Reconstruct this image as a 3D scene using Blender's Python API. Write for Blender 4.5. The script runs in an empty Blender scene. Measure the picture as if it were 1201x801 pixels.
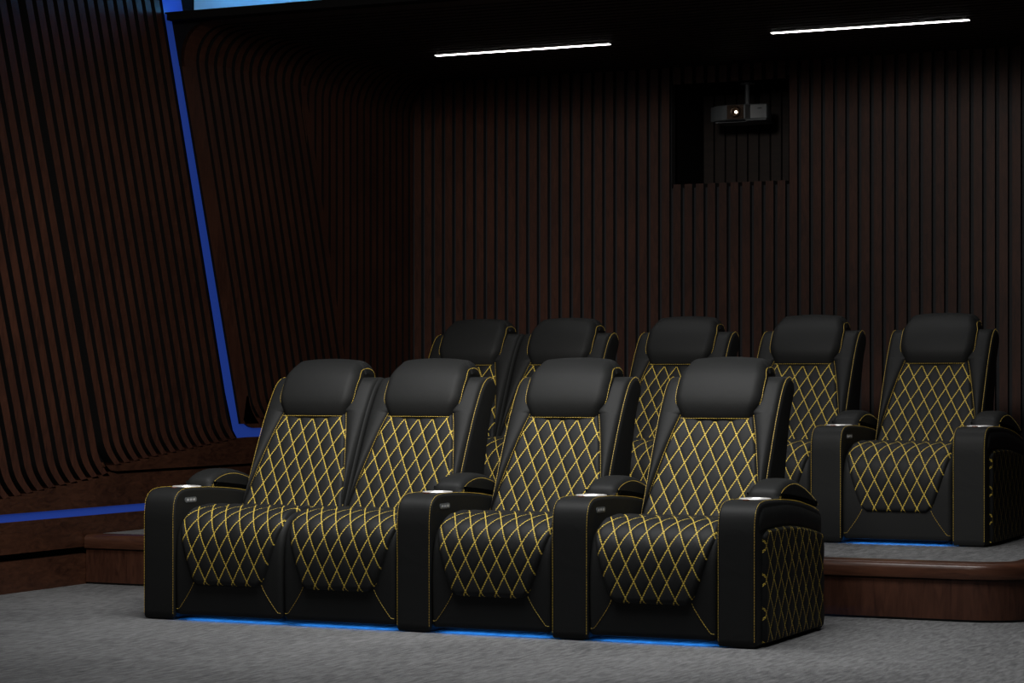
import bpy, math, random
from mathutils import Vector
random.seed(7)
col = bpy.context.scene.collection
PI = math.pi

# ------------------------------------------------------------------ materials
def srgb(r, g, b):
    f = lambda c: (c/255/12.92) if c/255 <= .04045 else ((c/255+.055)/1.055)**2.4
    return (f(r), f(g), f(b), 1)

def new_mat(name):
    m = bpy.data.materials.new(name); m.use_nodes = True
    nt = m.node_tree; b = nt.nodes['Principled BSDF']
    return m, nt, b

def math_n(nt, op, a, b=None, c=None):
    n = nt.nodes.new('ShaderNodeMath'); n.operation = op
    for i, v in enumerate((a, b, c)):
        if v is None: continue
        if isinstance(v, (int, float)): n.inputs[i].default_value = v
        else: nt.links.new(v, n.inputs[i])
    return n.outputs[0]

def leather_bump(nt, b, strength=.25):
    tc = nt.nodes.new('ShaderNodeTexCoord')
    n1 = nt.nodes.new('ShaderNodeTexNoise'); n1.inputs['Scale'].default_value = 420; n1.inputs['Detail'].default_value = 3
    n2 = nt.nodes.new('ShaderNodeTexNoise'); n2.inputs['Scale'].default_value = 9; n2.inputs['Detail'].default_value = 3; n2.inputs['Distortion'].default_value = .6
    nt.links.new(tc.outputs['Object'], n1.inputs['Vector']); nt.links.new(tc.outputs['Object'], n2.inputs['Vector'])
    h = math_n(nt, 'MULTIPLY_ADD', n1.outputs['Fac'], .06, math_n(nt, 'MULTIPLY', n2.outputs['Fac'], .5))
    bp = nt.nodes.new('ShaderNodeBump'); bp.inputs['Strength'].default_value = strength; bp.inputs['Distance'].default_value = .01
    nt.links.new(h, bp.inputs['Height']); nt.links.new(bp.outputs['Normal'], b.inputs['Normal'])
    return bp

LEATHER = (.0108, .0112, .0110, 1)
GOLD = (.82, .59, .09, 1)
def mat_leather():
    m, nt, b = new_mat('black_leather')
    b.inputs['Base Color'].default_value = LEATHER
    b.inputs['Roughness'].default_value = .58
    b.inputs['Specular IOR Level'].default_value = .15
    leather_bump(nt, b, .3)
    return m

DW, DH = .068, .128        # quilting diamond width and height (m)
def mat_quilt():
    m, nt, b = new_mat('quilted_leather')
    uv = nt.nodes.new('ShaderNodeUVMap'); uv.uv_map = 'UVMap'
    sp = nt.nodes.new('ShaderNodeSeparateXYZ'); nt.links.new(uv.outputs['UV'], sp.inputs[0])
    u = math_n(nt, 'DIVIDE', sp.outputs[0], DW); v = math_n(nt, 'DIVIDE', sp.outputs[1], DH)
    k = 1/math.sqrt(1/DW**2 + 1/DH**2)          # metres per unit of t across a line
    masks = []
    for sg in (1, -1):
        t = math_n(nt, 'ADD', u, v) if sg > 0 else math_n(nt, 'SUBTRACT', u, v)
        w = math_n(nt, 'SUBTRACT', math_n(nt, 'FRACT', math_n(nt, 'ADD', t, 50.5)), .5)
        d = math_n(nt, 'MULTIPLY', math_n(nt, 'ABSOLUTE', w), k)
        band = math_n(nt, 'LESS_THAN', d, .0020)
        core = math_n(nt, 'GREATER_THAN', d, .0005)
        # dashes along the line
        al = math_n(nt, 'FRACT', math_n(nt, 'MULTIPLY', sp.outputs[1], 1/.0085))
        dash = math_n(nt, 'LESS_THAN', al, .74)
        masks.append(math_n(nt, 'MULTIPLY', math_n(nt, 'MULTIPLY', band, core), dash))
    mk = math_n(nt, 'MAXIMUM', masks[0], masks[1])
    mix = nt.nodes.new('ShaderNodeMix'); mix.data_type = 'RGBA'
    nt.links.new(mk, mix.inputs['Factor'])
    mix.inputs['A'].default_value = LEATHER; mix.inputs['B'].default_value = GOLD
    nt.links.new(mix.outputs['Result'], b.inputs['Base Color'])
    b.inputs['Roughness'].default_value = .58
    b.inputs['Specular IOR Level'].default_value = .15
    leather_bump(nt, b, .2)
    return m

def mat_simple(name, colr, rough=.5, metal=0, emit=None, es=0, spec=.5):
    m, nt, b = new_mat(name)
    b.inputs['Base Color'].default_value = colr; b.inputs['Roughness'].default_value = rough
    b.inputs['Metallic'].default_value = metal; b.inputs['Specular IOR Level'].default_value = spec
    # a faint procedural unevenness so that nothing is perfectly flat
    if not emit:
        tc = nt.nodes.new('ShaderNodeTexCoord'); n = nt.nodes.new('ShaderNodeTexNoise'); n.inputs['Scale'].default_value = 60
        nt.links.new(tc.outputs['Object'], n.inputs['Vector'])
        mr = nt.nodes.new('ShaderNodeMapRange'); mr.inputs['To Min'].default_value = max(0, rough-.06); mr.inputs['To Max'].default_value = min(1, rough+.06)
        nt.links.new(n.outputs['Fac'], mr.inputs['Value']); nt.links.new(mr.outputs['Result'], b.inputs['Roughness'])
    else:
        b.inputs['Emission Color'].default_value = emit; b.inputs['Emission Strength'].default_value = es
    return m

def mat_wood(name, c1, c2, scale=(9, 9, .9), rough=.5, big=1.0, spec=.3):
    m, nt, b = new_mat(name)
    tc = nt.nodes.new('ShaderNodeTexCoord'); mp = nt.nodes.new('ShaderNodeMapping'); mp.inputs['Scale'].default_value = scale
    nt.links.new(tc.outputs['Object'], mp.inputs['Vector'])
    n1 = nt.nodes.new('ShaderNodeTexNoise'); n1.inputs['Scale'].default_value = 5*big; n1.inputs['Detail'].default_value = 8; n1.inputs['Roughness'].default_value = .62; n1.inputs['Distortion'].default_value = 1.2
    nt.links.new(mp.outputs[0], n1.inputs['Vector'])
    n2 = nt.nodes.new('ShaderNodeTexNoise'); n2.inputs['Scale'].default_value = 2.2; n2.inputs['Detail'].default_value = 4
    nt.links.new(tc.outputs['Object'], n2.inputs['Vector'])
    f = math_n(nt, 'ADD', math_n(nt, 'MULTIPLY', n1.outputs['Fac'], .65), math_n(nt, 'MULTIPLY', n2.outputs['Fac'], .35))
    cr = nt.nodes.new('ShaderNodeValToRGB'); cr.color_ramp.elements[0].position = .36; cr.color_ramp.elements[1].position = .64
    cr.color_ramp.elements[0].color = c1; cr.color_ramp.elements[1].color = c2
    nt.links.new(f, cr.inputs[0]); nt.links.new(cr.outputs[0], b.inputs['Base Color'])
    b.inputs['Roughness'].default_value = rough; b.inputs['Specular IOR Level'].default_value = spec
    bp = nt.nodes.new('ShaderNodeBump'); bp.inputs['Strength'].default_value = .12; bp.inputs['Distance'].default_value = .003
    nt.links.new(n1.outputs['Fac'], bp.inputs['Height']); nt.links.new(bp.outputs['Normal'], b.inputs['Normal'])
    return m

def mat_carpet():
    m, nt, b = new_mat('grey_carpet')
    tc = nt.nodes.new('ShaderNodeTexCoord')
    def noise(sc, s, det=4, dist=0):
        mp = nt.nodes.new('ShaderNodeMapping'); mp.inputs['Scale'].default_value = sc
        nt.links.new(tc.outputs['Object'], mp.inputs['Vector'])
        n = nt.nodes.new('ShaderNodeTexNoise'); n.inputs['Scale'].default_value = s; n.inputs['Detail'].default_value = det; n.inputs['Distortion'].default_value = dist
        nt.links.new(mp.outputs[0], n.inputs['Vector']); return n.outputs['Fac']
    streak = noise((9, 1.9, 1), 6.0, 9, .6)
    fine = noise((60, 26, 1), 9.0, 4)
    big = noise((1, 1, 1), 1.1, 3)
    f = math_n(nt, 'ADD', math_n(nt, 'MULTIPLY', streak, .38), math_n(nt, 'ADD', math_n(nt, 'MULTIPLY', fine, .42), math_n(nt, 'MULTIPLY', big, .2)))
    cr = nt.nodes.new('ShaderNodeValToRGB'); cr.color_ramp.elements[0].position = .39; cr.color_ramp.elements[1].position = .60
    cr.color_ramp.elements[0].color = (.055, .055, .056, 1); cr.color_ramp.elements[1].color = (.18, .18, .181, 1)
    nt.links.new(f, cr.inputs[0]); nt.links.new(cr.outputs[0], b.inputs['Base Color'])
    b.inputs['Roughness'].default_value = .95; b.inputs['Specular IOR Level'].default_value = .1
    bp = nt.nodes.new('ShaderNodeBump'); bp.inputs['Strength'].default_value = .5; bp.inputs['Distance'].default_value = .006
    nt.links.new(f, bp.inputs['Height']); nt.links.new(bp.outputs['Normal'], b.inputs['Normal'])
    return m

M_LEATHER = mat_leather(); M_QUILT = mat_quilt()
M_STITCH = mat_simple('gold_thread', (.50, .34, .05, 1), .6)
M_CHROME = mat_simple('satin_steel', (.9, .88, .86, 1), .35, .6)
M_BLACK = mat_simple('black_plastic', (.01, .01, .01, 1), .4)
M_BTN = mat_simple('grey_button', (.45, .45, .45, 1), .4)
M_COPPER = mat_simple('copper_ring', (.25, .08, .04, 1), .35, .6)
M_LED = mat_simple('blue_led', (.02, .1, .3, 1), .5, 0, (.03, .26, .88, 1), 25)
M_WALLLED = mat_simple('deep_blue_led', (.01, .03, .2, 1), .5, 0, (.012, .038, .24, 1), .56)
M_COVELED = mat_simple('cyan_led', (.1, .4, .6, 1), .5, 0, (.10, .50, 1.0, 1), 26)
M_SLAT = mat_wood('dark_walnut_slats', (.024, .0080, .0045, 1), (.062, .0215, .0115, 1), (8, 8, 1.6), .55)
M_PANEL = mat_wood('dark_walnut_panel', (.018, .0065, .0038, 1), (.060, .023, .012, 1), (1.5, 2.2, 7), .42)
M_STAGEWOOD = mat_wood('walnut_riser', (.022, .008, .0048, 1), (.062, .024, .0135, 1), (7, 7, 1.0), .38)
M_NOSING = mat_wood('walnut_nosing', (.030, .012, .007, 1), (.070, .028, .016, 1), (1.0, 1.0, 9), .3)
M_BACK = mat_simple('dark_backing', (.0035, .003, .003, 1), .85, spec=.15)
M_CEILSLAT = mat_wood('black_walnut_ceiling', (.014, .009, .007, 1), (.026, .016, .012, 1), (1.2, 8, 8), .6)
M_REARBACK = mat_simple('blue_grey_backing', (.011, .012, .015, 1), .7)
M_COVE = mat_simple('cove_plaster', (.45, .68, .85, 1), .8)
M_LIGHT = mat_simple('linear_diffuser', (1, 1, 1, 1), .4, 0, (1, .98, .95, 1), 9)
M_CARPET = mat_carpet()
M_PROJ = mat_simple('charcoal_plastic', (.11, .12, .125, 1), .4)
M_LENS = mat_simple('lens_glow', (.8, .7, .5, 1), .1, 0, (1, .9, .75, 1), 6)
M_BRONZE = mat_simple('bronze_lens_well', (.05, .028, .016, 1), .35, .5)

# ------------------------------------------------------------------ helpers
def link(name, verts, faces, mat, parent=None, smooth=True, uvs=None, kind=None):
    me = bpy.data.meshes.new(name); me.from_pydata([tuple(v) for v in verts], [], faces); me.update()
    if uvs:
        l = me.uv_layers.new(name='UVMap')
        for p in me.polygons:
            for li in p.loop_indices: l.data[li].uv = uvs[me.loops[li].vertex_index]
    if smooth:
        for p in me.polygons: p.use_smooth = True
    me.materials.append(mat)
    o = bpy.data.objects.new(name, me); col.objects.link(o)
    if parent: o.parent = parent
    if kind: o['kind'] = kind
    return o

def tag(o, label, cat, group=None):
    o['label'] = label; o['category'] = cat
    if group: o['group'] = group
    return o

def empty(name, loc=(0, 0, 0)):
    o = bpy.data.objects.new(name, None); col.objects.link(o); o.location = loc; o.empty_display_size = .1
    return o

def autosmooth(o, ang=40):
    me = o.data
    import bmesh
    bm = bmesh.new(); bm.from_mesh(me)
    bmesh.ops.recalc_face_normals(bm, faces=bm.faces)
    for e in bm.edges:
        if len(e.link_faces) == 2 and e.calc_face_angle(0) > math.radians(ang): e.smooth = False
    bm.to_mesh(me); bm.free()

def fixnormals(o):
    import bmesh
    bm = bmesh.new(); bm.from_mesh(o.data); bmesh.ops.recalc_face_normals(bm, faces=bm.faces); bm.to_mesh(o.data); bm.free()

class MB:
    def __init__(s): s.v = []; s.f = []
    def box(s, x0, x1, y0, y1, z0, z1):
        b = len(s.v)
        s.v += [(x, y, z) for z in (z0, z1) for y in (y0, y1) for x in (x0, x1)]
        s.f += [tuple(b+i for i in q) for q in ((0,2,3,1),(4,5,7,6),(0,1,5,4),(2,6,7,3),(0,4,6,2),(1,3,7,5))]
    def prism(s, poly, x0, x1):            # poly in (y,z), extruded along x
        b = len(s.v); n = len(poly)
        s.v += [(x0, y, z) for y, z in poly] + [(x1, y, z) for y, z in poly]
        s.f += [tuple(b+i for i in range(n)), tuple(b+n+i for i in reversed(range(n)))]
        s.f += [(b+i, b+n+i, b+n+(i+1) % n, b+(i+1) % n) for i in range(n)]
    def prismz(s, poly, z0, z1):
        b = len(s.v); n = len(poly)
        s.v += [(x, y, z0) for x, y in poly] + [(x, y, z1) for x, y in poly]
        s.f += [tuple(b+i for i in reversed(range(n))), tuple(b+n+i for i in range(n))]
        s.f += [(b+i, b+(i+1) % n, b+n+(i+1) % n, b+n+i) for i in range(n)]
    def cyl(s, c, r, h, axis='z', n=24, r2=None):
        b = len(s.v); r2 = r if r2 is None else r2
        for k, (hh, rr) in enumerate(((0, r), (h, r2))):
            for i in range(n):
                a = 2*PI*i/n; p, q = rr*math.cos(a), rr*math.sin(a)
                s.v.append({'z': (c[0]+p, c[1]+q, c[2]+hh), 'y': (c[0]+p, c[1]+hh, c[2]+q), 'x': (c[0]+hh, c[1]+p, c[2]+q)}[axis])
        s.f += [tuple(b+i for i in reversed(range(n))), tuple(b+n+i for i in range(n))]
        s.f += [(b+i, b+(i+1) % n, b+n+(i+1) % n, b+n+i) for i in range(n)]
    def ribbon(s, L, R):                   # a quad strip between two point lists
        b = len(s.v); n = len(L); s.v += L + R
        s.f += [(b+i, b+i+1, b+n+i+1, b+n+i) for i in range(n-1)]
    def sweep(s, rings):                   # closed quad-section rings
        b = len(s.v); m = len(rings[0])
        for r in rings: s.v += r
        for i in range(len(rings)-1):
            for j in range(m):
                s.f.append((b+i*m+j, b+i*m+(j+1) % m, b+(i+1)*m+(j+1) % m, b+(i+1)*m+j))
        s.f.append(tuple(b+j for j in reversed(range(m)))); e = b+(len(rings)-1)*m
        s.f.append(tuple(e+j for j in range(m)))
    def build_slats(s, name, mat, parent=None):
        # faces are walnut, groove flanks coloured dark to stand in for shade
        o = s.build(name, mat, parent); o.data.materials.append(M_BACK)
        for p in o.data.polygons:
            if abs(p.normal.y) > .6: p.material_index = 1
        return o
    def build(s, name, mat, parent=None, smooth=False, kind=None, bevel=0, seg=2):
        o = link(name, s.v, s.f, mat, parent, smooth, kind=kind); fixnormals(o)
        if bevel:
            md = o.modifiers.new('bevel', 'BEVEL'); md.width = bevel; md.segments = seg; md.limit_method = 'ANGLE'; md.angle_limit = math.radians(40)
            for p in o.data.polygons: p.use_smooth = True
            md.harden_normals = True
        return o

def catmull(pts, n, closed=False):
    """smooth curve through pts, resampled evenly to n points"""
    P = [Vector(p) for p in pts]; N = len(P); out = []
    segs = N if closed else N-1
    for i in range(segs):
        g = (lambda k: P[k % N]) if closed else (lambda k: P[max(0, min(N-1, k))])
        p0, p1, p2, p3 = g(i-1), g(i), g(i+1), g(i+2)
        for j in range(16):
            t = j/16
            out.append(.5*((2*p1)+(-p0+p2)*t+(2*p0-5*p1+4*p2-p3)*t*t+(-p0+3*p1-3*p2+p3)*t**3))
    out.append(P[0].copy() if closed else P[-1].copy())
    L = [0]
    for a, b in zip(out, out[1:]): L.append(L[-1]+(b-a).length)
    res = []; k = 0; cnt = n if closed else n-1
    for i in range(n):
        d = L[-1]*i/cnt
        while k < len(L)-2 and L[k+1] < d: k += 1
        s = (d-L[k])/max(1e-9, L[k+1]-L[k]); res.append(out[k].lerp(out[k+1], s))
    return res

def sstep(x): x = max(0, min(1, x)); return x*x*(3-2*x)

def loft_x(name, prof, hw, r, mat, parent, puff=0, n=120, ns=7, x0=0, mid=9, ri=None):
    """closed (y,z) outline swept in x with rounded side edges. hw: half width, number or f(y,z)"""
    P = catmull(prof, n, True)
    area = sum(P[i].x*P[(i+1) % n].y-P[(i+1) % n].x*P[i].y for i in range(n))
    sg = 1 if area > 0 else -1
    N = []
    for i in range(n):
        t = (P[(i+1) % n]-P[i-1]).normalized(); N.append(Vector((t.y, -t.x))*sg)
    st = []
    for k in range(ns+1):
        a = PI/2*k/ns; st.append((-1, math.cos(a), 1-math.sin(a)))       # edge fraction, inset fraction
    H = hw if callable(hw) else (lambda y, z: hw)
    stations = []
    for e, c, ins in st: stations.append(('L', c, ins))
    for k in range(1, mid): stations.append(('M', k/mid, 0))
    for e, c, ins in reversed(st): stations.append(('R', c, ins))
    V = []
    for ty, c, ins in stations:
        for i in range(n):
            h = H(P[i].x, P[i].y)
            if ty == 'L': x = -(h-r)-r*c
            elif ty == 'R': x = (h-r)+r*c
            else: x = -(h-r)+2*(h-r)*c
            q = P[i]-N[i]*((ri or r)*ins)
            if puff: q = q+N[i]*puff*max(0, 1-(x/h)**2)
            V.append((x0+x, q.x, q.y))
    F = []; S = len(stations)
    for a in range(S-1):
        for i in range(n):
            F.append((a*n+i, a*n+(i+1) % n, (a+1)*n+(i+1) % n, (a+1)*n+i))
    F.append(tuple(range(n))); F.append(tuple((S-1)*n+i for i in reversed(range(n))))
    o = link(name, V, F, mat, parent); autosmooth(o, 50)
    return o

class Surf:
    """an open (y,z) profile with outward normals, s in metres from its start"""
    def __init__(s, pts, n=400, flip=False):
        s.P = catmull(pts, n); s.n = n
        s.L = sum((b-a).length for a, b in zip(s.P, s.P[1:])); s.flip = -1 if flip else 1
    def at(s, d, off=0):
        f = max(0, min(.99999, d/s.L))*(s.n-1); i = int(f); p = s.P[i].lerp(s.P[i+1], f-i)
        a = s.P[max(0, i-3)]; b = s.P[min(s.n-1, i+4)]; t = (b-a).normalized()
        nn = Vector((-t.y, t.x))*s.flip
        return p+nn*off
    def s_of(s, fn):       # first s at which fn(y,z) is true
        for i, p in enumerate(s.P):
            if fn(p.x, p.y): return s.L*i/(s.n-1)
        return s.L

def quilt_h(u, v, amp):
    k = 1/math.sqrt(1/DW**2+1/DH**2)
    ds = []
    for sg in (1, -1):
        t = u/DW+sg*v/DH; w = abs(t-round(t)); ds.append(w*k)
    d0, d1 = ds
    f = lambda d: 1-math.exp(-d/.007)
    return amp*f(d0)*f(d1)*1.25

def patch(name, surf, s0, s1, xl, xr, off, mat, parent, quilt=0, puff=0, nx=90, ns=110, edge=.014, sink=.008, bury=.006, place=None, vshift=0):
    V = []; UV = []
    for j in range(ns+1):
        s = s0+(s1-s0)*j/ns; a, b = xl(s), xr(s)
        for i in range(nx+1):
            x = a+(b-a)*i/nx
            e = min(x-a, b-x, s-s0, s1-s)
            q = max(0, min(1, e/edge)); rise = math.sqrt(max(0, 1-(1-q)**2))
            h = -bury+(off+bury)*rise
            if quilt: h += quilt_h(x, s+vshift, quilt)*rise
            if puff: h += puff*max(0, math.sin(PI*(x-a)/max(1e-6, b-a)))**.8*min(1, (s-s0)/.05)*min(1, (s1-s)/.05)
            p = surf.at(s, h)
            V.append(place(x, p) if place else (x, p.x, p.y)); UV.append((x, s+vshift))
    F = [(j*(nx+1)+i, j*(nx+1)+i+1, (j+1)*(nx+1)+i+1, (j+1)*(nx+1)+i) for j in range(ns) for i in range(nx)]
    o = link(name, V, F, mat, parent, uvs=UV)
    return o

def dashes(mb, pts, r=.0017, dash=.008, gap=.003):
    """real stitches: short four-sided threads along a polyline"""
    P = [Vector(p) for p in pts]; L = [0]
    for a, b in zip(P, P[1:]): L.append(L[-1]+(b-a).length)
    def at(d):
        k = 0
        while k < len(L)-2 and L[k+1] < d: k += 1
        return P[k].lerp(P[k+1], (d-L[k])/max(1e-9, L[k+1]-L[k]))
    d = 0
    while d+dash < L[-1]:
        a, b = at(d), at(d+dash); t = (b-a)
        if t.length > 1e-6:
            t.normalize(); u = t.cross(Vector((.3, .2, .93))).normalized(); w = t.cross(u)
            rings = []
            for c in (a, b): rings.append([tuple(c+u*r), tuple(c+w*r), tuple(c-u*r), tuple(c-w*r)])
            mb.sweep(rings)
        d += dash+gap

def seam(pts, parent, r=.0010):
    m = MB(); dashes(m, pts, r); return m.build('stitching', M_STITCH, parent)

# ------------------------------------------------------------------ camera
AW, SW = .155, .5296         # armrest width, seat width
XW, YB, ZC = -1.24, 4.87, 2.913   # left wall, rear wall, ceiling
cam = bpy.data.cameras.new('camera'); co = bpy.data.objects.new('camera', cam); col.objects.link(co)
co.location = (5.5945, -8.272, .9947); co.rotation_euler = (PI/2, 0, math.radians(25.0494))
cam.sensor_width = 36; cam.lens = 2721.85/1201*36; cam.shift_y = (450.9-400.5)/1201
cam.clip_start = .1; cam.clip_end = 100
bpy.context.scene.camera = co

# ------------------------------------------------------------------ the recliner
seat_body = [(.048, .036), (.032, .025), (.012, .023), (.003, .030), (.001, .05), (-.002, .12), (-.004, .22), (-.001, .30), (.008, .355), (.030, .402), (.072, .439), (.135, .461), (.23, .467),
             (.35, .46), (.50, .452), (.60, .445), (.63, .40), (.62, .20), (.56, .06), (.40, .038), (.2, .038), (.08, .038)]
seat_front = Surf([(.58, .447), (.50, .452), (.35, .46), (.23, .467), (.135, .461), (.072, .439), (.030, .402), (.008, .355), (-.001, .30), (-.004, .22), (-.002, .12), (.002, .05)], flip=True)
back_front = Surf([(.50, .40), (.535, .47), (.578, .56), (.625, .66), (.675, .76), (.73, .862), (.79, .955), (.83, 1.0), (.87, 1.024)], flip=False)
back_body = [(.50, .40), (.535, .47), (.578, .56), (.625, .66), (.675, .76), (.73, .862), (.79, .955), (.83, 1.0), (.87, 1.024), (.915, 1.024), (.95, 1.0), (.958, .965), (.94, .93),
             (.905, .87), (.87, .76), (.83, .60), (.79, .44), (.74, .36), (.60, .34)]
head_prof = [(.732, .846), (.712, .862), (.706, .915), (.728, .975), (.768, 1.035), (.820, 1.078), (.875, 1.096), (.935, 1.091), (.985, 1.072), (1.010, 1.035), (.995, .995), (.93, .975), (.86, .94), (.78, .865)]
arm_prof = [(.004, .006), (-.001, .011), (-.002, .03), (-.002, .2), (-.002, .40), (0, .46), (.012, .51), (.045, .54), (.10, .552), (.2, .553), (.32, .549), (.5, .535), (.66, .512), (.78, .486), (.812, .465), (.82, .43),
            (.82, .2), (.82, .03), (.819, .011), (.814, .006), (.6, .006), (.2, .006), (.03, .006)]
pad_prof = [(.31, .545), (.304, .56), (.315, .582), (.36, .603), (.43, .617), (.51, .617), (.60, .600), (.70, .568), (.775, .537), (.802, .515), (.80, .494), (.74, .492), (.6, .515), (.45, .532)]

def qhw(s):                                   # half width of the quilted seat field at arc length s
    p = seat_front.at(s); z, y = p.y, p.x
    if y > .05: h = .248
    else: h = .166+(.248-.166)*min(1, max(0, (z-.165)/.235))**.85
    d = S_END-s; r = .04
    if d < r: h -= r-math.sqrt(max(0, r*r-(r-d)**2))
    return h
S_END = seat_front.s_of(lambda y, z: z < .153 and y < .1)

def bhw(s):                                   # half width of the quilted back field
    z = back_front.at(s).y
    return .158+.094*max(0, min(1, (.862-z)/.40))**.85
B0 = back_front.s_of(lambda y, z: z > .425); B1 = back_front.s_of(lambda y, z: z > .872); B2 = back_front.L

def build_arm(root, side_x, sw, outer=0):
    """side_x: centre of the armrest. sw: +1 when the switch sits on its +x face. outer: +-1 when that face is the quilted outer side"""
    a = loft_x('armrest', arm_prof, AW/2, .014, M_LEATHER, root, x0=side_x, n=150, ns=5)
    p = loft_x('armrest_pad', pad_prof, AW/2-.008, .032, M_LEATHER, a, ri=.030, puff=.006, x0=side_x, n=90, ns=6)
    A = catmull(arm_prof, 500, True)
    front = [q for q in A[:int(500*.62)] if q.y > .02]
    for sg in (-1, 1):
        x = side_x+sg*(AW/2-.0075)
        path = []
        for i in range(1, len(front)-1):
            t = (front[i+1]-front[i-1]).normalized(); nn = Vector((-t.y, t.x))
            if front[i].x < .79: path.append((x+sg*.002, front[i].x+nn.x*(.0005), front[i].y+nn.y*.0005))
        seam(path, a)
    A = catmull(pad_prof, 300, True)
    fr = [q for q in A[:int(300*.56)]]
    for sg in (1,):
        x = side_x+sg*(AW/2-.006-.032+.032*math.cos(PI*.15)+.0005)
        path = []
        for i in range(1, len(fr)-1):
            t = (fr[i+1]-fr[i-1]).normalized(); nn = Vector((-t.y, t.x))
            ins = .030*(1-math.sin(PI*.15))-.001; path.append((x, fr[i].x-nn.x*ins, fr[i].y-nn.y*ins))
        seam(path, a)
    # cup holder: chrome rim with a dark cup, a small button in front of it
    cy, cz = .215, .5545
    ring = MB(); n = 40; rings = []
    for i in range(n+1):
        t = 2*PI*i/n
        rings.append([(side_x+rr*math.cos(t), cy+rr*math.sin(t), cz+zz) for rr, zz in ((.041, -.003), (.0415, .003), (.050, .0035), (.061, .0025), (.063, -.003))])
    ring.sweep(rings); c = ring.build('cup_holder', M_CHROME, a, smooth=True)
    well = MB(); well.cyl((side_x, cy, cz-.002), .041, .002, n=32); well.build('cup_well', M_BLACK, a)
    bt = MB(); bt.cyl((side_x, .115, .553), .014, .003, n=24); bt.build('button_ring', M_COPPER, a)
    bt = MB(); bt.cyl((side_x, .115, .5555), .008, .0025, n=20); bt.build('touch_button', M_CHROME, a)
    if sw:
        fx = side_x+sw*(AW/2-.001)
        pl = MB(); poly = []
        for k in range(24):
            t = 2*PI*k/24; cx_ = .034 if math.cos(t) > 0 else -.034
            poly.append((.125+cx_+.011*math.cos(t), .503+.011*math.sin(t)))
        pl.prism(poly, fx-.004*sw, fx+.003*sw); pl.build('switch_plate', M_PROJ, a)
        for k in (-1, 0, 1):
            b = MB(); b.box(min(fx+.002*sw, fx+.005*sw), max(fx+.002*sw, fx+.005*sw), .125+k*.024-.007, .125+k*.024+.007, .4985, .5075)
            b.build('switch_button', M_BTN, a)
    if outer:
        fx = side_x+outer*AW/2
        top = lambda y: .446-.010*((y-.3)/.3)**2 if y < .3 else .446-.055*((y-.3)/.5)**1.7
        nx, ns = 110, 90; V = []; UV = []
        for j in range(ns+1):
            for i in range(nx+1):
                y = .072+(.822-.072)*i/nx; zt = top(y)
                if i < 8: zt -= .02*(1-i/8)**2
                z = .018+(zt-.018)*j/ns
                e = min(y-.072, .828-y, z-.012, zt-z+.0005)
                q = max(0, min(1, e/.012)); rise = math.sqrt(max(0, 1-(1-q)**2))
                h = -.001+.012*rise+quilt_h(y*.775, z*1.0, .0045)*rise
                if y > .80: h -= .5*(y-.80)
                V.append((fx+outer*h, y, z)); UV.append((y*.775, z*1.0))
        F = [(j*(nx+1)+i, j*(nx+1)+i+1, (j+1)*(nx+1)+i+1, (j+1)*(nx+1)+i) for j in range(ns) for i in range(nx)]
        link('quilted_side_panel', V, F, M_QUILT, a, uvs=UV)
        # the plain padded band over the quilted panel
        V = []; ns2 = 24
        for j in range(ns2+1):
            for i in range(nx+1):
                y = .03+(.80-.03)*i/nx
                zb = top(y)+.002; za = .532 if y < .32 else .532-.066*((y-.32)/.48)**1.5
                if y < .1: za -= .05*((.1-y)/.07)**2; 
                z = zb+(max(za, zb+.01)-zb)*j/ns2
                e = min(y-.03, .80-y); q = min(1, e/.03)
                h = -.004+.012*max(0, math.sin(PI*j/ns2))**.6*math.sqrt(max(0, 1-(1-q)**2))
                V.append((fx+outer*h, y, z))
        F = [(j*(nx+1)+i, j*(nx+1)+i+1, (j+1)*(nx+1)+i+1, (j+1)*(nx+1)+i) for j in range(ns2) for i in range(nx)]
        link('side_band', V, F, M_LEATHER, a)
    return a

def copy_tree(o, parent=None, skip=()):
    if o.name in skip: return
    c = o.copy(); col.objects.link(c)
    if o.name.startswith('outer_seam'): c.name = 'stitching'
    if parent is not None: c.parent = parent
    for ch in list(o.children): copy_tree(ch, c, skip)
    return c

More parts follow.
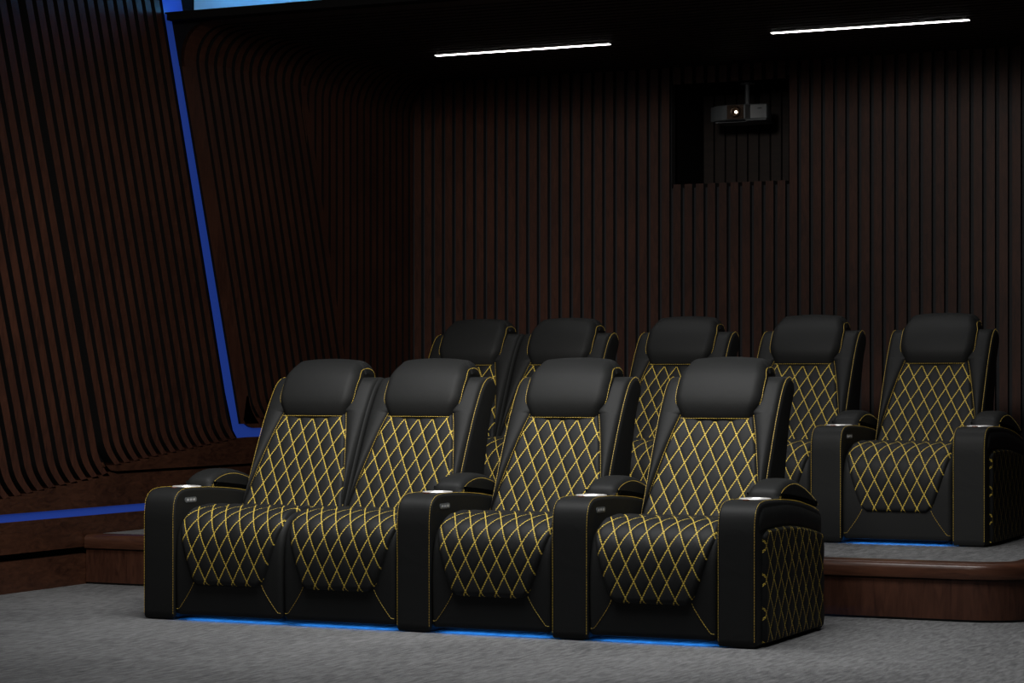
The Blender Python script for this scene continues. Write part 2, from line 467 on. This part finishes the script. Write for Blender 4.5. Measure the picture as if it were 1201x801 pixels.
def make_recliner():
    root = empty('recliner')
    sb = loft_x('seat_base', seat_body, SW/2-.001, .026, M_LEATHER, root, n=170, ns=7)
    cu = patch('seat_cushion', seat_front, 0, S_END, lambda s: -qhw(s), lambda s: qhw(s), .012, M_QUILT, root, quilt=.0042, ns=130, edge=.022, vshift=.03)
    # seam from each lower corner of the cushion to the floor corner
    zs = lambda z: seat_front.s_of(lambda yy, zz: zz < z and yy < .1)
    for sg in (-1, 1):
        pts = []
        for k in range(14):
            t = k/13; z = .165-.135*t; x = .165+.093*t**1.2
            p = seat_front.at(zs(z), .001+.0004); pts.append((sg*x, p.x, p.y))
        seam(pts, sb, .0009)
    led = MB(); led.box(-SW/2+.036, SW/2-.036, .052, .074, .0320, .0370); led.build('led_strip', M_LED, root)
    bb = loft_x('backrest', back_body, SW/2-.002, .022, M_LEATHER, root, n=170, ns=6)
    bq = patch('backrest_quilting', back_front, B0, B1, lambda s: -bhw(s), lambda s: bhw(s), .010, M_QUILT, bb, quilt=.0045, edge=.016, vshift=.02)
    for sg in (-1, 1):
        inner = lambda s: (bhw(s)-.002 if s < B1 else .12)
        outer = lambda s: SW/2-.012
        if sg < 0: patch('side_bolster', back_front, B0+.01, B2-.004, lambda s: -outer(s), lambda s: -inner(s), .008, M_LEATHER, bb, puff=.014, nx=30, ns=90, edge=.018)
        else: patch('side_bolster', back_front, B0+.01, B2-.004, inner, outer, .008, M_LEATHER, bb, puff=.014, nx=30, ns=90, edge=.018)
    for sg in (-1, 1):
        n = 60
        pts = []; pin = []
        for k in range(n+1):
            s = B0+(B2-.012-B0)*k/n; p = back_front.at(s, -.0005); pts.append((sg*(SW/2-.0085), p.x, p.y))
        # over the rolled top
        for y, z in ((.895, 1.0275), (.93, 1.0185), (.953, .99)): pts.append((sg*(SW/2-.0085), y, z))
        seam(pts, bb, .0012).name = 'outer_seam_left' if sg < 0 else 'outer_seam_right'
        for k in range(n+1):
            s = B0+(B1-B0)*k/n; p = back_front.at(s, .007); pin.append((sg*(bhw(s)+.001), p.x, p.y))
        seam(pin, bb)
    def hh(y, z):
        if y > .86: return .182-.012*max(0, (y-.9)/.1)
        t = (z-.848)/.25
        return .170+.022*sstep(t/.45)-.016*sstep((t-.75)/.25)
    hd = loft_x('headrest', head_prof, hh, .045, M_LEATHER, root, ri=.055, puff=.014, n=130, ns=10, mid=14)
    A = catmull(head_prof, 300, True)
    for sg in (-1, 1):
        pts = []
        for q in [A[i] for i in range(0, 190)]:
            # just outside the rounded edge
            i = A.index(q); t = (A[(i+1) % 300]-A[i-1]).normalized(); nn = Vector((-t.y, t.x))
            h = hh(q.x, q.y); ins = .055*(1-math.sin(PI*.14)); xx = h-.045+.045*math.cos(PI*.14)
            pts.append((sg*(xx+.001), q.x-nn.x*(ins-.0015), q.y-nn.y*(ins-.0015)))
        seam(pts, hd, .0012)
    pts = []
    for k in range(30):
        x = -.15+.30*k/29; pts.append((x, .7035-.004*(1-(x/.15)**2), .8555))
    seam(pts, hd, .0011)
    return root

proto = make_recliner()
arm_r = build_arm(proto, SW/2+AW/2, 1)      # right-hand armrest with a switch on its outer +x face (shared with the next seat)
arm_l = build_arm(None, -SW/2-AW/2, 1, -1)  # left end armrest, switch on the seat side
arm_e = build_arm(None, SW/2+AW/2, 0, 1)    # right end armrest with quilted outer side
for a in (arm_l, arm_e): pass

def drop(o):
    for c in list(o.children): drop(c)
    bpy.data.objects.remove(o)

def recliner(x, y, z, label, group, left=False, right='shared', skip=()):
    root = proto.copy(); col.objects.link(root); root.location = (x, y, z)
    for ch in proto.children:
        if ch.name == arm_r.name: continue
        copy_tree(ch, root, skip)
    if right == 'shared': copy_tree(arm_r, root)
    if right == 'end': copy_tree(arm_e, root)
    if left: copy_tree(arm_l, root)
    return tag(root, label, 'recliner', group)

YR, HP, X2 = 2.3214, .244, 2.2082
gf = 'front row of black and gold cinema recliners'; gr = 'raised rear row of black and gold cinema recliners'
x1 = AW+SW/2
recliner(x1, 0, 0, 'black recliner with gold diamond stitching at the left end of the front row', gf, left=True, right=None, skip=('outer_seam_right',))
recliner(x1+SW, 0, 0, 'front-row black recliner joined without an armrest to the leftmost seat of that row', gf, skip=('outer_seam_left',))
recliner(x1+2*SW+AW, 0, 0, 'third front-row black recliner from the left, armrests on both sides, next to the end seat', gf)
recliner(x1+3*SW+2*AW, 0, 0, 'front-row black recliner at the right end, showing its gold quilted outer side panel', gf, right='end')
xr = X2+AW+SW/2
recliner(xr, YR, HP, 'recliner at the right end of the platform row, seat and armrests fully visible', gr, right='end')
recliner(xr-SW-AW, YR, HP, 'platform-row recliner directly left of the fully visible right-end one', gr)
recliner(xr-2*(SW+AW), YR, HP, 'middle recliner of the platform row, seen between the two rightmost front seats', gr)
recliner(xr-3*(SW+AW), YR, HP, 'platform-row recliner second from the left, joined to the leftmost', gr, skip=('outer_seam_left',))
recliner(xr-3*(SW+AW)-SW, YR, HP, 'leftmost recliner of the platform row, its headrest darkest against the slatted wall', gr, left=True, right=None, skip=('outer_seam_right',))
drop(proto); drop(arm_l); drop(arm_e)

# ------------------------------------------------------------------ floor and platform
mb = MB(); mb.box(XW-.1, 8, -12, YB+.7, -.06, 0); mb.build('floor', M_CARPET, kind='structure')

YP = 1.3052; PX0, PXR, RR = XW+.005, 3.50, .30
def plat_outline(ins, y_back=YB-.002):
    r = RR-ins; pts = [(PX0, y_back), (PX0, YP+ins)]
    cx_, cy_ = PXR-RR, YP+RR
    for k in range(25):
        a = -PI/2+PI/2*k/24; pts.append((cx_+r*math.cos(a), cy_+r*math.sin(a)))
    pts.append((PXR-ins, y_back)); return pts
pl = empty('seating_platform', (0, 0, 0))
m = MB(); m.prismz(plat_outline(.016), .010, HP-.068); m.build('riser', M_STAGEWOOD, pl, smooth=False)
m = MB(); m.prismz(plat_outline(.030), 0, .012); m.build('shadow_gap', M_BLACK, pl)
# rounded nosing
prof = [(.020, -.069), (.002, -.066), (0, -.060), (0, -.026), (.003, -.014), (.010, -.005), (.022, -.0005), (.13, 0), (.15, -.003), (.15, -.069)]
rings = []
base0 = plat_outline(0)[1:]
for ip in range(len(base0)):
    ring = []
    for ins, dz in prof:
        q = plat_outline(ins)[1:][ip]; ring.append((q[0], q[1], HP+.002+dz))
    rings.append(ring)
m = MB(); m.sweep(rings); o = m.build('nosing', M_NOSING, pl, smooth=True); autosmooth(o, 35)
m = MB(); m.prismz(plat_outline(.14), HP-.06, HP); m.build('carpet_top', M_CARPET, pl)
tag(pl, 'raised wood-fronted platform with grey carpet top and rounded right corner', 'platform')

# ------------------------------------------------------------------ left wall
LEAN = .30
wl = empty('wall_left'); wl['kind'] = 'structure'
m = MB(); m.box(XW-.12, XW-.055, -5, YB+.06, 0, 3.7); m.build('backing', M_BACK, wl)
T = .045                                            # slat depth
def lean_slat(mb, y_end, w, z_end, z_top, curve=.07, gapdark=True, ztop2=None, w0=None):
    """slat whose foot curves towards the rear; y_end is where its straight line meets z_end"""
    rings = []; zs = [z_end+.14*k/12 for k in range(13)]+[z_end+.14+(z_top-z_end-.14)*k/6 for k in range(1, 7)]
    for z in zs:
        e = max(0, (z_end+.14-z)/.14); y = y_end-LEAN*(z-z_end)+curve*e**2.2
        y2 = y+w
        rings.append([(XW, y, z), (XW, y2, z), (XW-T-.012, y2, z), (XW-T-.012, y, z)])
    mb.sweep(rings)
zend = lambda y: .453+.095*(y-.67)
m1 = MB()
y = 1.532
while y > -4:
    lean_slat(m1, y-.056-.07, .056, zend(y)-.004, 3.6); y -= .0905
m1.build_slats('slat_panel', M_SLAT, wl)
m2 = MB(); zend2 = lambda y: .588+.095*(y-1.60)
y = 1.60
ys = []
while y < 2.75: ys.append(y); y += .0855
for y in ys: lean_slat(m2, y-.07-.02, .053, zend2(y)-.004, 3.6)
# wide edge slat beside the light groove
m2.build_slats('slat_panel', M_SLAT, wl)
# solid panels under the slats
m = MB()
zl = zend(-4)
m.prism([(-4.9, .378), (1.56, .378), (4.9, .378), (4.9, .538), (1.60, .538), (1.53, .552), (1.47, zend(1.46)+.01), (.67, zend(.67)), (-1, .30+.08), (-4.9, .38)], XW-.06, XW)
m.build('lower_panel', M_PANEL, wl)
m = MB()
m.prism([(4.9, .553), (4.9, .700), (2.86, .700), (2.74, .697), (1.60, zend2(1.60)), (1.47, zend2(1.47)), (1.475, .60), (1.50, .575), (1.54, .558), (1.60, .553)], XW-.06, XW)
m.build('lower_panel', M_PANEL, wl)
m = MB(); m.box(XW-.06, XW-.004, -4.9, YP+4, .186, .339); m.build('lower_panel', M_PANEL, wl)
m = MB(); m.box(XW-.06, XW, -4.9, YP+.4, 0, .150); m.build('kick_board', M_PANEL, wl)
m = MB(); m.box(XW-.06, XW-.012, -4.9, 4.8, .339, .378); m.build('light_strip', M_WALLLED, wl)
# blue groove between the panels: straight part, rounded corner, horizontal part
L = []; R = []
sy = lambda z: 2.72-LEAN*(z-.811)
for z in (3.6, 2.95, 2.4, 1.8, 1.2, .95): L.append((XW-.015, sy(z)-.03, z)); R.append((XW-.015, sy(z)+.16, z))
L += [(XW-.015, 2.73, .74), (XW-.015, 2.78, .69), (XW-.015, 3.0, .69), (XW-.015, 4.85, .69)]
R += [(XW-.015, sy(.85)+.15, .85), (XW-.015, 2.90, .80), (XW-.015, 3.0, .78), (XW-.015, 4.85, .78)]
m = MB(); m.ribbon(L, R); m.build('light_groove', M_WALLLED, wl)
# panel B: slats that climb the wall and bend over into the ceiling
RC = .22
def wall_ceiling_slat(mbw, mbc, yf, w, z0, curve, clip=None, xe=7.0, w0=None):
    """yf(z): left edge on the wall. wall part -> mbw, ceiling part -> mbc"""
    rings = []
    zs = [z0+.14*k/10 for k in range(11)] if curve else [z0]
    zs += [zs[-1]+(ZC-RC-zs[-1])*k/6 for k in range(1, 7)]
    for z in zs:
        e = max(0, (z0+.14-z)/.14) if curve else 0
        y = yf(z)+curve*e**2.2; ww = w
        a = y if w0 is None else w0(z)
        rings.append([(XW, a, z), (XW, y+ww, z), (XW-T, y+ww, z), (XW-T, a, z)])
    yt = yf(ZC-RC); at = yt if w0 is None else w0(ZC-RC)
    for k in range(1, 9):
        th = PI/2*k/8; cx_, cz_ = XW+RC, ZC-RC
        yy = yf(ZC-RC+RC*math.sin(th)); a = yy if w0 is None else w0(ZC-RC+RC*math.sin(th))
        rings.append([(cx_-RC*math.cos(th), a, cz_+RC*math.sin(th)), (cx_-RC*math.cos(th), yy+w, cz_+RC*math.sin(th)),
                      (cx_-(RC+T)*math.cos(th), yy+w, cz_+(RC+T)*math.sin(th)), (cx_-(RC+T)*math.cos(th), a, cz_+(RC+T)*math.sin(th))])
    mbw.sweep(rings)
    last = rings[-1]
    mbc.sweep([last, [(xe, q[1], q[2]) for q in last]])
bw, bc = MB(), MB()
yl = lambda z: 2.86-LEAN*(z-.79)
edge_l = lambda z: 2.224+.31*(2.594-z)
wall_ceiling_slat(bw, bc, yl, .05, .775, .07, w0=edge_l)
i = 1
last_r = None
while True:
    f = (lambda k: (lambda z: yl(z)-.012+k*.0905))(i)
    if f(1.155)+.062 > 4.03: break
    wall_ceiling_slat(bw, bc, f, .057, .80, .07); last_r = (lambda k: (lambda z: yl(z)-.012+k*.0905+.057))(i); i += 1
# vertical slats, cut along the last leaning one
yv = last_r(ZC)+.02
while yv < YB-.03:
    w = min(.058, YB-.005-yv)
    # lowest z at which the slat clears the diagonal; its cut foot tucks under the last leaning slat
    z0 = .80; slope = last_r(.80)+.008 > yv
    if slope: z0 = min(.80+(last_r(.80)+.008-yv)/LEAN, ZC-RC-.03)-.07
    n_before = len(bw.v)
    wall_ceiling_slat(bw, bc, (lambda c: (lambda z: c))(yv), w, z0, 0)
    if slope:
        for idx in (1, 2):
            x_, y_, z_ = bw.v[n_before+idx]; bw.v[n_before+idx] = (x_, y_, max(.8, z_-w/LEAN))
    for idx in range(n_before, n_before+28):
        x_, y_, z_ = bw.v[idx]; bw.v[idx] = (x_-.002, y_, z_)
    yv += .0850
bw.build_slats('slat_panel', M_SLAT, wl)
m = MB(); m.prism([(4.87, .750), (4.87, .806), (2.955, .806), (2.905, .86), (2.872, .93), (2.85, .93), (2.82, .806), (2.815, .80), (2.84, .775), (2.88, .757), (2.93, .750)], XW-.06, XW)
m.build('panel_border', M_SLAT, wl)
for ch in wl.children: pass

m = MB(); b = [(XW-.06, ZC-RC), (XW, ZC-RC)]+[(XW+RC-RC*math.cos(PI/2*k/8), ZC-RC+RC*math.sin(PI/2*k/8)) for k in range(9)]+[(XW+RC, ZC+.03), (XW-.06, ZC+.03)]
n = len(b); m.v = [(x, edge_l(z)-.002, z) for x, z in b]+[(x, edge_l(z)+.03, z) for x, z in b]
m.f = [tuple(range(n)), tuple(n+i for i in reversed(range(n)))]+[(i, n+i, n+(i+1) % n, (i+1) % n) for i in range(n)]
m.build('corner_spandrel', M_BACK, wl)
# ceiling: slats, backing and front fascia; the cove above its front edge
ce = bc.build('ceiling', M_CEILSLAT); ce['kind'] = 'structure'
m = MB(); m.box(XW+.0, 7, 2.03, YB+.6, ZC+.034, ZC+.042); m.build('ceiling_backing', M_BACK, ce)
m = MB(); m.box(XW+.02, 7, 2.02, 2.075, ZC-.002, ZC+.036); m.build('ceiling_fascia', M_BACK, ce)
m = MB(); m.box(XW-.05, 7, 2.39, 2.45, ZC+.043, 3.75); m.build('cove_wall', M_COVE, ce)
m = MB(); m.box(XW-.1, 7, -5, 2.40, 3.72, 3.8); m.build('upper_ceiling', M_BACK, ce)
m = MB(); m.box(XW+.03, 7, 2.10, 2.125, ZC+.043, ZC+.055); m.build('cove_light', M_COVELED, ce)

# ------------------------------------------------------------------ rear wall with its projector niche
wr = empty('wall_rear'); wr['kind'] = 'structure'
NX0, NX1, NZ0, NZ1, ND = .53, 1.25, 2.205, 2.81, .52
m = MB()
m.box(XW-.1, NX0, YB+.035, YB+.07, 0, ZC+.04); m.box(NX1, 7, YB+.035, YB+.07, 0, ZC+.04)
m.box(NX0, NX1, YB+.035, YB+.07, 0, NZ0); m.box(NX0, NX1, YB+.035, YB+.07, NZ1, ZC+.04)
m.build('backing', M_REARBACK, wr)
m = MB(); PR = .0735; x = XW+.006
while x < 6.9:
    a, b = x, x+.048
    if b > NX0+.005 and a < NX1-.005:
        m.box(a, b, YB, YB+.036, 0, NZ0); m.box(a, b, YB, YB+.036, NZ1, ZC)
    else: m.box(a, b, YB, YB+.036, 0, ZC)
    x += PR
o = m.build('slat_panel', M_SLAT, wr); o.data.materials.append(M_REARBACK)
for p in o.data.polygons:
    if abs(p.normal.x) > .6: p.material_index = 1  # slat flanks take the dark gap tone, shade put into their colour
m = MB()                                            # niche lining
m.box(NX0-.02, NX0, YB+.03, YB+ND, NZ0-.02, NZ1+.02); m.box(NX1, NX1+.02, YB+.03, YB+ND, NZ0-.02, NZ1+.02)
m.box(NX0-.02, NX1+.02, YB+.03, YB+ND, NZ0-.02, NZ0); m.box(NX0-.02, NX1+.02, YB+.03, YB+ND, NZ1, NZ1+.02)
m.box(NX0-.02, NX1+.02, YB+ND, YB+ND+.02, NZ0-.02, NZ1+.02)
m.build('niche_lining', M_BACK, wr)
m = MB(); x = NX0+.01
while x < NX1-.02:
    m.box(x, min(NX1, x+.062), YB+ND-.012, YB+ND, NZ0, NZ1); x += .0735
m.build('niche_boards', M_CEILSLAT, wr)

# ------------------------------------------------------------------ projector
pj = empty('projector', (.957, YB+.13, NZ1))
tag(pj, 'dark grey projector with glowing lens hanging in the square wall niche', 'projector')
m = MB(); m.cyl((0, 0, -.008), .045, .008, n=32); m.build('ceiling_plate', M_PROJ, pj)
m = MB(); m.cyl((0, 0, -.14), .014, .135, n=20); m.build('pole', M_PROJ, pj, smooth=False)
m = MB(); cx_ = -.045; z0, z1 = -.226, -.134
poly = [(cx_-.19, .0), (cx_-.125, -.066), (cx_-.055, -.085), (cx_+.055, -.085), (cx_+.095, -.075), (cx_+.190, -.065), (cx_+.190, -.01), (cx_+.13, .20), (cx_-.15, .20), (cx_-.18, .16)]
m.prismz(poly, z0, z1); m.build('body', M_PROJ, pj, bevel=.008, seg=3)
m = MB(); m.box(cx_-.15, cx_+.15, -.02, .16, z0-.008, z0); m.box(cx_+.06, cx_+.19, -.078, -.05, z0-.008, z0-.001); m.build('bottom_tray', M_PROJ, pj)
m = MB(); m.box(cx_-.052, cx_+.052, -.091, -.084, z0+.004, z1-.004); w = m.build('lens_well', M_BRONZE, pj)
m = MB(); rings = []
for k in range(33):
    t = 2*PI*k/32; rings.append([(cx_+.004+rr*math.cos(t), yy, (z0+z1)/2+rr*math.sin(t)) for rr, yy in ((.021, -.091), (.026, -.112), (.031, -.112), (.033, -.091))])
m.sweep(rings); m.build('lens_barrel', M_BRONZE, pj, smooth=True)
m = MB(); m.cyl((cx_+.008, -.100, (z0+z1)/2-.002), .008, .006, axis='y', n=24); m.build('lens', M_LENS, pj)
m = MB(); m.box(cx_+.135, cx_+.16, -.075, -.066, z1-.030, z1-.026); m.box(cx_+.062, cx_+.090, -.088, -.07, z0+.006, z1-.006); m.build('vent_slot', M_BLACK, pj)

# ------------------------------------------------------------------ linear ceiling lights
for x0, x1_, lab in ((-.53, .564, 'thin white linear ceiling light left of the projector'), (1.521, 2.607, 'thin white linear ceiling light at upper right, beyond the projector')):
    e = empty('linear_light', ((x0+x1_)/2, 3.79, ZC)); tag(e, lab, 'light', 'recessed linear ceiling lights'); h = (x1_-x0)/2
    m = MB(); m.box(-h-.006, h+.006, -.026, .026, -.003, .036); m.build('housing', M_BLACK, e)
    m = MB(); m.box(-h, h, -.017, .017, -.005, -.002); m.build('diffuser', M_LIGHT, e)

# ------------------------------------------------------------------ light
def area(name, loc, target, sx, sy_, power, colr=(1, 1, 1), spread=180):
    l = bpy.data.lights.new(name, 'AREA'); l.shape = 'RECTANGLE'; l.size = sx; l.size_y = sy_; l.energy = power; l.color = colr; l.spread = math.radians(spread)
    o = bpy.data.objects.new(name, l); col.objects.link(o); o.location = loc
    d = Vector(target)-Vector(loc); o.rotation_euler = d.to_track_quat('-Z', 'Y').to_euler(); return o
def spot(name, loc, target, half, blend, power, colr=(1, 1, 1), rad=.3):
    l = bpy.data.lights.new(name, 'SPOT'); l.energy = power; l.color = colr; l.spot_size = math.radians(2*half); l.spot_blend = blend; l.shadow_soft_size = rad
    o = bpy.data.objects.new(name, l); col.objects.link(o); o.location = loc
    d = Vector(target)-Vector(loc); o.rotation_euler = d.to_track_quat('-Z', 'Y').to_euler(); return o
area('overhead_light', (1.8, -.6, 3.5), (1.8, .2, 0), 4.0, 1.2, 82, (1, 1, 1), 110)
spot('left_wall_spot', (2.6, -3.2, 3.2), (-1.24, 3.0, .8), 23, .9, 570, (1, .95, .9))
spot('rear_wall_spot', (2.6, -3.2, 3.3), (1.6, 4.87, .7), 24, .8, 420, (1, .95, .9))
area('rear_row_light', (1.8, 3.0, 2.86), (1.8, 2.7, 0), 3.0, .4, 6, (1, 1, 1), 100)
w = bpy.data.worlds.new('world'); bpy.context.scene.world = w; w.use_nodes = True
bg = w.node_tree.nodes['Background']; bg.inputs[0].default_value = (.5, .55, .6, 1); bg.inputs[1].default_value = .02
sc = bpy.context.scene
sc.view_settings.view_transform = 'Standard'; sc.view_settings.look = 'None'; sc.view_settings.exposure = 0
